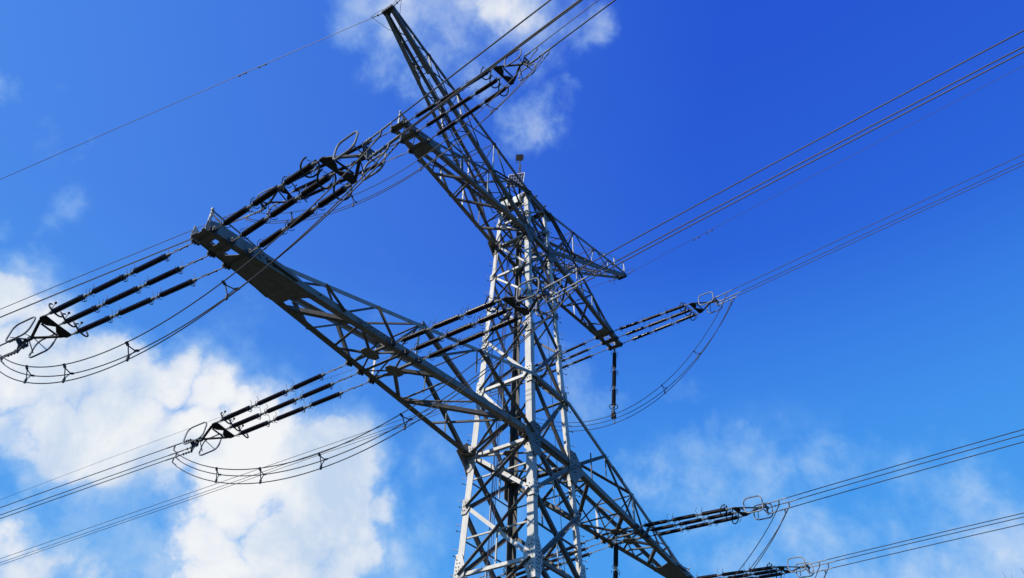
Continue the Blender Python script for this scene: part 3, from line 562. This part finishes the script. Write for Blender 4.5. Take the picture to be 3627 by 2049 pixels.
        for kk in range(3): mb.box(st+d0*(cl*(.25+.25*kk)), d0*.02, pr*.035, Z*.03)
        mb.build('tension_link', M['alu' if sd < 0 else 'fitting'], cd)
        mb = MB(); mb.tube([st+d0*cl, st+d0*(cl+.05), st+d0*(cl+.62), st+d0*(cl+.70)], [.018, .025, .025, .016], 8); mb.build('dead_end_clamp', M['alu' if sd < 0 else 'ring'], cd, smooth=True)
        ends.append((st+d0*(cl+.3), d0))
    ENDS[(n, s, sd)] = ends
# jumpers
JP = {('low', -1): (2.75, .1), ('lowm', -1): (2.85, -.15), ('mid', -1): (2.45, .5), ('mid', 1): (3.95, .95), ('lowm', 1): (3.95, .95), ('low', 1): (3.95, .95)}
JSP = {('low', -1): (.30, .52, .70, .84), ('lowm', -1): (.33, .52, .68, .82), ('mid', -1): (.16, .38, .60, .82), ('mid', 1): (.16, .30, .5, .7, .85), ('lowm', 1): (.3, .7), ('low', 1): (.3, .7)}
JN = ('near', 'far', 'lower')
for (n, s), (D, Xb) in JP.items():
    E0, E1 = ENDS[(n, s, -1)], ENDS[(n, s, 1)]; wh = WHERE[(n, s)]; fn = []
    for j in range(3):
        (p0, d0), (p1, d1) = E0[j], E1[j]; p0 = p0-Z*.03; p1 = p1-Z*.03
        k1, k2 = p0-Z*.16, p1-Z*.16
        def f(t, a=k1, b=k2, D=D, Xb=Xb, dj=(0 if j < 2 else .05)): h = 4*t*(1-t); h = h**.93; return a.lerp(b, t)-Z*(D-.16+dj)*h+V((Xb*h, 0, 0))
        fn.append(f); pts = [f(i/46) for i in range(47)]
        jr = empty('jumper_cable', tuple(k1+Z*H0), '%s cable of the slack jumper loop hanging below the %s' % (JN[j], wh), 'power line', 'jumper cables looping below the crossarms')
        mb = MB(); mb.tube(pts, .016, 6); mb.build('stranded_wire', M['wire'], jr)
        for (a_, b_, nx) in ((p0, k1, pts[2]), (p1, k2, pts[-3])):
            mb = MB(); mb.tube([a_+Z*.02, a_-Z*.06, b_, b_.lerp(nx, .4)], [.03, .028, .024, .018], 8); mb.build('connector_lug', M['fitting'], jr)
    for qi, t in enumerate(JSP[(n, s)]):
        P3 = [g(t) for g in fn]; cen = (P3[0]+P3[1]+P3[2])/3; tg = (fn[0](t+.01)-fn[0](t-.01)).normalized()
        spn = empty('bundle_spacer', tuple(cen+Z*H0), '%s spacer on the jumper loop below the %s' % (('first', 'second', 'third', 'fourth', 'fifth')[qi]+' from the right' , wh), 'spacer', 'triangular spacers clamped on the jumper loops')
        I3 = [cen+(p-cen)*.62 for p in P3]; mb = MB()
        for a_, b_ in ((0, 1), (1, 2), (2, 0)): mb.bar(I3[a_], I3[b_], .022, .022, up=tg)
        mb.build('spacer_frame', M['fitting'], spn)
        for k in range(3): mb = MB(); mb.bar(I3[k], P3[k]+(P3[k]-cen)*.12, .055, .05, up=tg); mb.build('clamp', M['bolt'], spn)
# vertical support insulators that hold the far jumpers
for (nm, top, bot, dr) in (('upper right crossarm', V((9.35, .0, 11.5)), V((8.56, 0, 6.75)), 0), ('lower right crossarm', V((7.84, 0, -.15)), V((7.0, 0, -4.95)), 0), ('lower right crossarm tip', V((15.4, 0, -.3)), V((14.6, 0, -5.0)), 0)):
    d = bot-top; X = d.normalized(); Y = V((0, 1, 0)); Zl = X.cross(Y).normalized(); Y = Zl.cross(X)
    root = bpy.data.objects.new('insulator_string', None); C.objects.link(root)
    root.matrix_world = Matrix.Translation(top+Z*H0) @ Matrix((X, Y, Zl)).transposed().to_4x4()
    root.scale = (1, 1.3, 1.3)
    tag(root, 'dark insulator string hanging straight down from the %s to hold its jumper' % nm, 'insulator', 'insulator strings of the pylon')
    L_ = d.length; x = L_-.45-3*RODLEN-.44
    for k in range(3):
        
        for o_ in [rod_proto, cap_a, cap_b, arc_a]+([arc_b] if k < 2 else []): put(o_, root, x)
        x += RODLEN+.22
    mb = MB(); mb.bar((0, 0, 0), (L_-.45-3*RODLEN-.5, 0, 0), .05, .05); mb.build('tension_link', M['lamp'], root, space='local'); mb = MB(); mb.bar((L_-.4, 0, 0), (L_, 0, 0), .05, .06); mb.box((L_+.02, 0, 0), (.1, 0, 0), (0, .06, 0), (0, 0, .08)); mb.box((L_+.2, .02, .03), (.09, 0, 0), (0, .09, 0), (0, 0, .07)); mb.build('tension_link', M['lamp'], root, space='local')
    mb = MB(); mb.tube([(L_-.42, .17*math.cos(a_), .17*math.sin(a_)) for a_ in [2*PI*i/20 for i in range(20)]], .02, 6, closed=True); mb.build('corona_ring', M['fitting'], root, space='local')
# earth wires
TIP = {-1: V((-11.28, 0, 18.35)), 1: V((11.28, 0, 18.35))}
for s, sd, a, sC, c in ((-1, 1, -.23, .115, -.0003), (-1, -1, -.12, -.005, -.0002), (1, -1, -.12, -.005, -.0002), (1, 1, -.23, .12, -.0006)):
    st = TIP[s]+V((0, .28*sd, -.05)); dh = V((math.sin(a), sd*math.cos(a), 0)); d0 = (dh-Z*sC).normalized()
    ew = empty('earth_wire', tuple(st+Z*H0), 'thin earth wire from the %s top horn running %s' % ('left' if s < 0 else 'right', SIDE[sd]), 'power line', 'earth wires on the top horns')
    pts = [st+d0*.55]+[st+dh*t+Z*curve_z(t, sC, c) for t in [2+150*(k/40)**1.3 for k in range(41)]]
    mb = MB(); mb.tube(pts, .014 if s < 0 else .012, 6); mb.build('stranded_wire', M['wire'], ew)
    mb = MB(); mb.bar(st, st+d0*.16, .05, .03); mb.bar(st+d0*.16, st+d0*.42, .028, .028); mb.box(st+d0*.3, d0*.03, V((.04, 0, 0)), Z*.04); mb.tube([st+d0*.42, st+d0*.62], .024, 8); mb.build('tension_link', M['fitting'], ew)
    q0 = st+d0*.55; qe = st+V((.03, -.2*sd, .15)); mb = MB()
    mb.tube([q0, q0+d0*.12+Z*.12, q0+Z*.30-d0*.1, q0.lerp(qe, .6)+Z*.26, qe], .010, 6); mb.build('bonding_lead', M['wire'], ew)
    if s < 0 or sd > 0:
        mb = MB(); e_ = st+V((-s*.9, -sd*.25, -.75)); mb.tube([q0+d0*.05, q0.lerp(e_, .3)-Z*(.12 if s < 0 else .3), q0.lerp(e_, .6)-Z*(.2 if s < 0 else .5), e_.lerp(q0, .08)-Z*.06, e_], .011, 6); mb.build('bonding_lead', M['wire'], ew)
    for k, t in enumerate((6.5, 7.6) if s < 0 else (5.2, 6.1)):
        p = st+dh*t+Z*curve_z(t, sC, c); d1 = (dh+Z*(-sC+2*c*t)).normalized()
        dm = empty('vibration_damper', tuple(p+Z*H0), '%s vibration damper on the %s horn earth wire running %s' % (('nearer', 'farther')[k], 'left' if s < 0 else 'right', SIDE[sd]), 'damper', 'dumbbell dampers on the earth wires')
        mb = MB(); mb.box(p-Z*.04, d1*.02, V((.018, 0, 0)), Z*.05); mb.tube([p-d1*.2-Z*.09, p-Z*.075, p+d1*.2-Z*.09], .006, 5); mb.build('clamp', M['fitting'], dm)
        for sg_ in (-1, 1): mb = MB(); mb.lathe([(0, .02), (.03, .03), (.12, .028), (.13, .012)], p+d1*.12*sg_-Z*.09, d1*sg_, 8); mb.build('weight', M['bolt'], dm)
# ------------------------------------------------------------------ ground and tree
def terrain():
    mb = MB(); n = 60; ext = 1500
    ax = [math.copysign(abs(t)**2.2, t)*ext for t in [(i/n)*2-1 for i in range(n+1)]]
    vs = [(x, y, .9*noise.noise(V((x*.02, y*.02, 0)))*min(1, max(0, (math.hypot(x, y)-35)/60))) for y in ax for x in ax]
    mb.add(vs, [(j*(n+1)+i, j*(n+1)+i+1, (j+1)*(n+1)+i+1, (j+1)*(n+1)+i) for j in range(n) for i in range(n)])
    m, N, L, B = newmat('meadow'); g = N.new('ShaderNodeNewGeometry'); t = N.new('ShaderNodeTexNoise'); t.inputs['Scale'].default_value = .25; t.inputs['Detail'].default_value = 9; L.new(g.outputs['Position'], t.inputs[0])
    r = ramp(N, L, t.outputs[0], [(.3, (.018, .022, .012)), (.55, (.03, .036, .018)), (.75, (.05, .052, .03))]); L.new(r.outputs[0], B.inputs['Base Color']); B.inputs['Roughness'].default_value = .95
    o = mb.build('ground', m, None, smooth=True, up=0); tag(o, kind='structure')
terrain()
def bare_tree(loc, h):
    m, N, L, B = newmat('dark_bark'); g = N.new('ShaderNodeNewGeometry'); t = N.new('ShaderNodeTexNoise'); t.inputs['Scale'].default_value = 6; L.new(g.outputs['Position'], t.inputs[0])
    r = ramp(N, L, t.outputs[0], [(.3, (.035, .028, .022)), (.7, (.10, .085, .07))]); L.new(r.outputs[0], B.inputs['Base Color']); B.inputs['Roughness'].default_value = .9
    root = empty('bare_tree', loc, 'leafless tree whose thin twig tips show in the bottom right corner', 'tree')
    rnd = random.Random(4); tr, br, tw = MB(), MB(), MB()
    def grow(p, d, length, r, depth):
        pts = [p]; q = V(p); dd = V(d)
        for i in range(5):
            dd = (dd+V((rnd.uniform(-.14, .14), rnd.uniform(-.14, .14), .05))).normalized(); q = q+dd*length/5; pts.append(V(q))
        (tr if depth == 0 else br if depth < 3 else tw).tube(pts, [r*(1-.13*i) for i in range(6)], 7 if depth < 2 else 4)
        if depth < 5:
            for k in range(5 if depth == 0 else (3 if depth < 4 else 2)):
                i = rnd.randint(2, 5); ax = V((rnd.uniform(-1, 1), rnd.uniform(-1, 1), rnd.uniform(-.2, .5))).normalized()
                grow(pts[i], (dd*1.0+ax*.75).normalized(), length*rnd.uniform(.55, .78), r*.52, depth+1)
            grow(pts[5], (dd+Z*.1).normalized(), length*.7, r*.6, depth+1)
    L0 = h/2.75; b0 = V(loc)-V((0, 0, 0))
    grow(b0, V((0, 0, 1)), L0, h*.018, 0)
    for mb, nm in ((tr, 'trunk'), (br, 'limb'), (tw, 'crown')): mb.build(nm, m, root, up=0)
    top = max(v[2] for v in tw.v); return root, top
TREE = bare_tree((31.5, -13.6, 0), 19.5)
# ------------------------------------------------------------------ sky
SUN_DIR = V((-.80, .20, .56)).normalized()
el = math.asin(SUN_DIR.z); az = math.atan2(SUN_DIR.x, SUN_DIR.y)
wd = bpy.data.worlds.new('World'); bpy.context.scene.world = wd; wd.use_nodes = True
N, L = wd.node_tree.nodes, wd.node_tree.links; bg = N['Background']
sky = N.new('ShaderNodeTexSky'); sky.sky_type = 'NISHITA'; sky.sun_disc = False; sky.sun_elevation = el; sky.sun_rotation = az; sky.altitude = 200; sky.dust_density = .6; sky.ozone_density = 2.0; sky.air_density = 1.0
def mth(op, a, b=None, clamp=False):
    n = N.new('ShaderNodeMath'); n.operation = op; n.use_clamp = clamp
    for i, x in enumerate((a, b)):
        if x is None: continue
        if isinstance(x, (int, float)): n.inputs[i].default_value = x
        else: L.new(x, n.inputs[i])
    return n.outputs[0]
tc = N.new('ShaderNodeTexCoord'); dirn = tc.outputs['Generated']
def nz(scale, detail, rough, off=(0, 0, 0), dist=0.0, src=None):
    mp = N.new('ShaderNodeMapping'); L.new(src or dirn, mp.inputs[0]); mp.inputs['Location'].default_value = off
    t = N.new('ShaderNodeTexNoise'); t.inputs['Scale'].default_value = scale; t.inputs['Detail'].default_value = detail; t.inputs['Roughness'].default_value = rough; t.inputs['Distortion'].default_value = dist; L.new(mp.outputs[0], t.inputs[0]); return t
# warp the direction a little so that the cloud banks have ragged outlines
wn = nz(7, 6, .6); sub_ = N.new('ShaderNodeVectorMath'); sub_.operation = 'SUBTRACT'; L.new(wn.outputs['Color'], sub_.inputs[0]); sub_.inputs[1].default_value = (.5, .5, .5)
sc_ = N.new('ShaderNodeVectorMath'); sc_.operation = 'SCALE'; L.new(sub_.outputs[0], sc_.inputs[0]); sc_.inputs['Scale'].default_value = .14
ad_ = N.new('ShaderNodeVectorMath'); ad_.operation = 'ADD'; L.new(dirn, ad_.inputs[0]); L.new(sc_.outputs[0], ad_.inputs[1]); wdir = ad_.outputs[0]
acc = None
for (x, y, z, r, wt) in LOBES:
    ds = N.new('ShaderNodeVectorMath'); ds.operation = 'DISTANCE'; L.new(wdir, ds.inputs[0]); ds.inputs[1].default_value = (x, y, z)
    v = N.new('ShaderNodeMapRange'); v.interpolation_type = 'SMOOTHSTEP'; L.new(ds.outputs['Value'], v.inputs[0]); v.inputs[1].default_value = r*1.25; v.inputs[2].default_value = r*.15; v.inputs[3].default_value = 0; v.inputs[4].default_value = wt
    acc = v.outputs[0] if acc is None else mth('SMOOTH_MAX', acc, v.outputs[0]) if False else (v.outputs[0] if acc is None else mth('MAXIMUM', acc, v.outputs[0]))
f1 = nz(8, 14, .6, (3.1, 1.2, .4), .15).outputs['Fac']; f2 = nz(30, 8, .6, (1, 5, 2), .4).outputs['Fac']
fb = mth('ADD', mth('MULTIPLY', mth('SUBTRACT', f1, .5), 1.9), mth('MULTIPLY', mth('SUBTRACT', f2, .5), .5))
dens = mth('ADD', mth('SUBTRACT', acc, .30), mth('MULTIPLY', fb, mth('SUBTRACT', .66, mth('MULTIPLY', acc, .22))))
mask = N.new('ShaderNodeMapRange'); mask.interpolation_type = 'SMOOTHERSTEP'; L.new(dens, mask.inputs[0]); mask.inputs[1].default_value = -.02; mask.inputs[2].default_value = .74
veil = N.new('ShaderNodeMapRange'); veil.interpolation_type = 'SMOOTHSTEP'; L.new(mth('ADD', acc, fb), veil.inputs[0]); veil.inputs[1].default_value = .02; veil.inputs[2].default_value = .95; veil.inputs[4].default_value = .62
edge = N.new('ShaderNodeMapRange'); L.new(acc, edge.inputs[0]); edge.inputs[1].default_value = 0; edge.inputs[2].default_value = .12
cov = mth('MULTIPLY', mth('MAXIMUM', mask.outputs[0], veil.outputs[0]), edge.outputs[0])
shade = nz(7, 10, .6, (4, 4, 1), .3).outputs['Fac']
cc_ = N.new('ShaderNodeValToRGB'); L.new(shade, cc_.inputs[0]); e = cc_.color_ramp.elements
e[0].position = .38; e[0].color = (.58, .72, .92, 1); e[1].position = .58; e[1].color = (.96, .98, 1.0, 1)
sr = N.new('ShaderNodeSeparateColor'); L.new(sky.outputs[0], sr.inputs[0]); cr = N.new('ShaderNodeCombineColor')
for i_, (k_, p_, mx_) in enumerate(GRADE):                    # deep saturated blue of the phone picture: one power curve per channel
    q_ = mth('MULTIPLY', mth('POWER', mth('MULTIPLY', sr.outputs[i_], SKYSTR), p_), k_)
    L.new(mth('DIVIDE', mth('MINIMUM', q_, mx_), SKYSTR), cr.inputs[i_])
thin = N.new('ShaderNodeMapRange'); L.new(cov, thin.inputs[0]); thin.inputs[1].default_value = .15; thin.inputs[2].default_value = .85
ctm = N.new('ShaderNodeMix'); ctm.data_type = 'RGBA'; L.new(thin.outputs[0], ctm.inputs[0]); ctm.inputs[6].default_value = (.42, .72, 1.0, 1); L.new(cc_.outputs[0], ctm.inputs[7])
cs_ = N.new('ShaderNodeVectorMath'); cs_.operation = 'SCALE'; L.new(ctm.outputs[2], cs_.inputs[0]); cs_.inputs['Scale'].default_value = CLOUDGAIN
hd = N.new('ShaderNodeVectorMath'); hd.operation = 'DOT_PRODUCT'; L.new(dirn, hd.inputs[0]); hd.inputs[1].default_value = (-.60, .80, .0)   # brighter, hazier air on the sun's side
hm = N.new('ShaderNodeMapRange'); L.new(hd.outputs['Value'], hm.inputs[0]); hm.inputs[1].default_value = -.25; hm.inputs[2].default_value = .62; hm.inputs[3].default_value = 0; hm.inputs[4].default_value = .66
hz_ = N.new('ShaderNodeMix'); hz_.data_type = 'RGBA'; L.new(hm.outputs[0], hz_.inputs[0]); L.new(cr.outputs[0], hz_.inputs[6]); hz_.inputs[7].default_value = tuple(c_/SKYSTR for c_ in HAZE)+(1,)
sz_ = N.new('ShaderNodeSeparateXYZ'); L.new(dirn, sz_.inputs[0]); lm_ = N.new('ShaderNodeMapRange'); L.new(sz_.outputs[2], lm_.inputs[0]); lm_.inputs[1].default_value = .66; lm_.inputs[2].default_value = .30; lm_.inputs[3].default_value = 0; lm_.inputs[4].default_value = .85
lo_ = N.new('ShaderNodeMix'); lo_.data_type = 'RGBA'; L.new(lm_.outputs[0], lo_.inputs[0]); L.new(hz_.outputs[2], lo_.inputs[6]); lo_.inputs[7].default_value = tuple(c_/SKYSTR for c_ in LOWHAZE)+(1,)
mx = N.new('ShaderNodeMix'); mx.data_type = 'RGBA'; L.new(cov, mx.inputs[0]); L.new(lo_.outputs[2], mx.inputs[6]); L.new(cs_.outputs[0], mx.inputs[7])
L.new(mx.outputs[2], bg.inputs['Color']); bg.inputs['Strength'].default_value = SKYSTR
sl = bpy.data.lights.new('sun', 'SUN'); sl.energy = SUNE; sl.angle = math.radians(.5); sl.color = (1, .955, .89)
so = bpy.data.objects.new('sun', sl); C.objects.link(so); so.rotation_euler = SUN_DIR.to_track_quat('Z', 'Y').to_euler(); so.location = SUN_DIR*100
# ------------------------------------------------------------------ camera
cam = bpy.data.cameras.new('camera'); co = bpy.data.objects.new('camera', cam); C.objects.link(co)
R_ = Matrix(((.567277922, -.540809077, -.621064652), (-.823422505, -.360503966, -.438192045), (.013081965, .759975284, -.649820305)))
co.matrix_world = Matrix.Translation((-24.267, -16.493, -15.874+H0)) @ R_.to_4x4()
cam.sensor_width = 36; cam.lens = 36*2852.435/3627; cam.clip_end = 5000; cam.clip_start = .1
sc = bpy.context.scene; sc.camera = co; sc.render.engine = 'CYCLES'
sc.view_settings.view_transform = 'Standard'; sc.view_settings.look = 'None'; sc.view_settings.exposure = 0; sc.view_settings.gamma = 1
sc.cycles.max_bounces = 5; sc.cycles.use_denoising = True
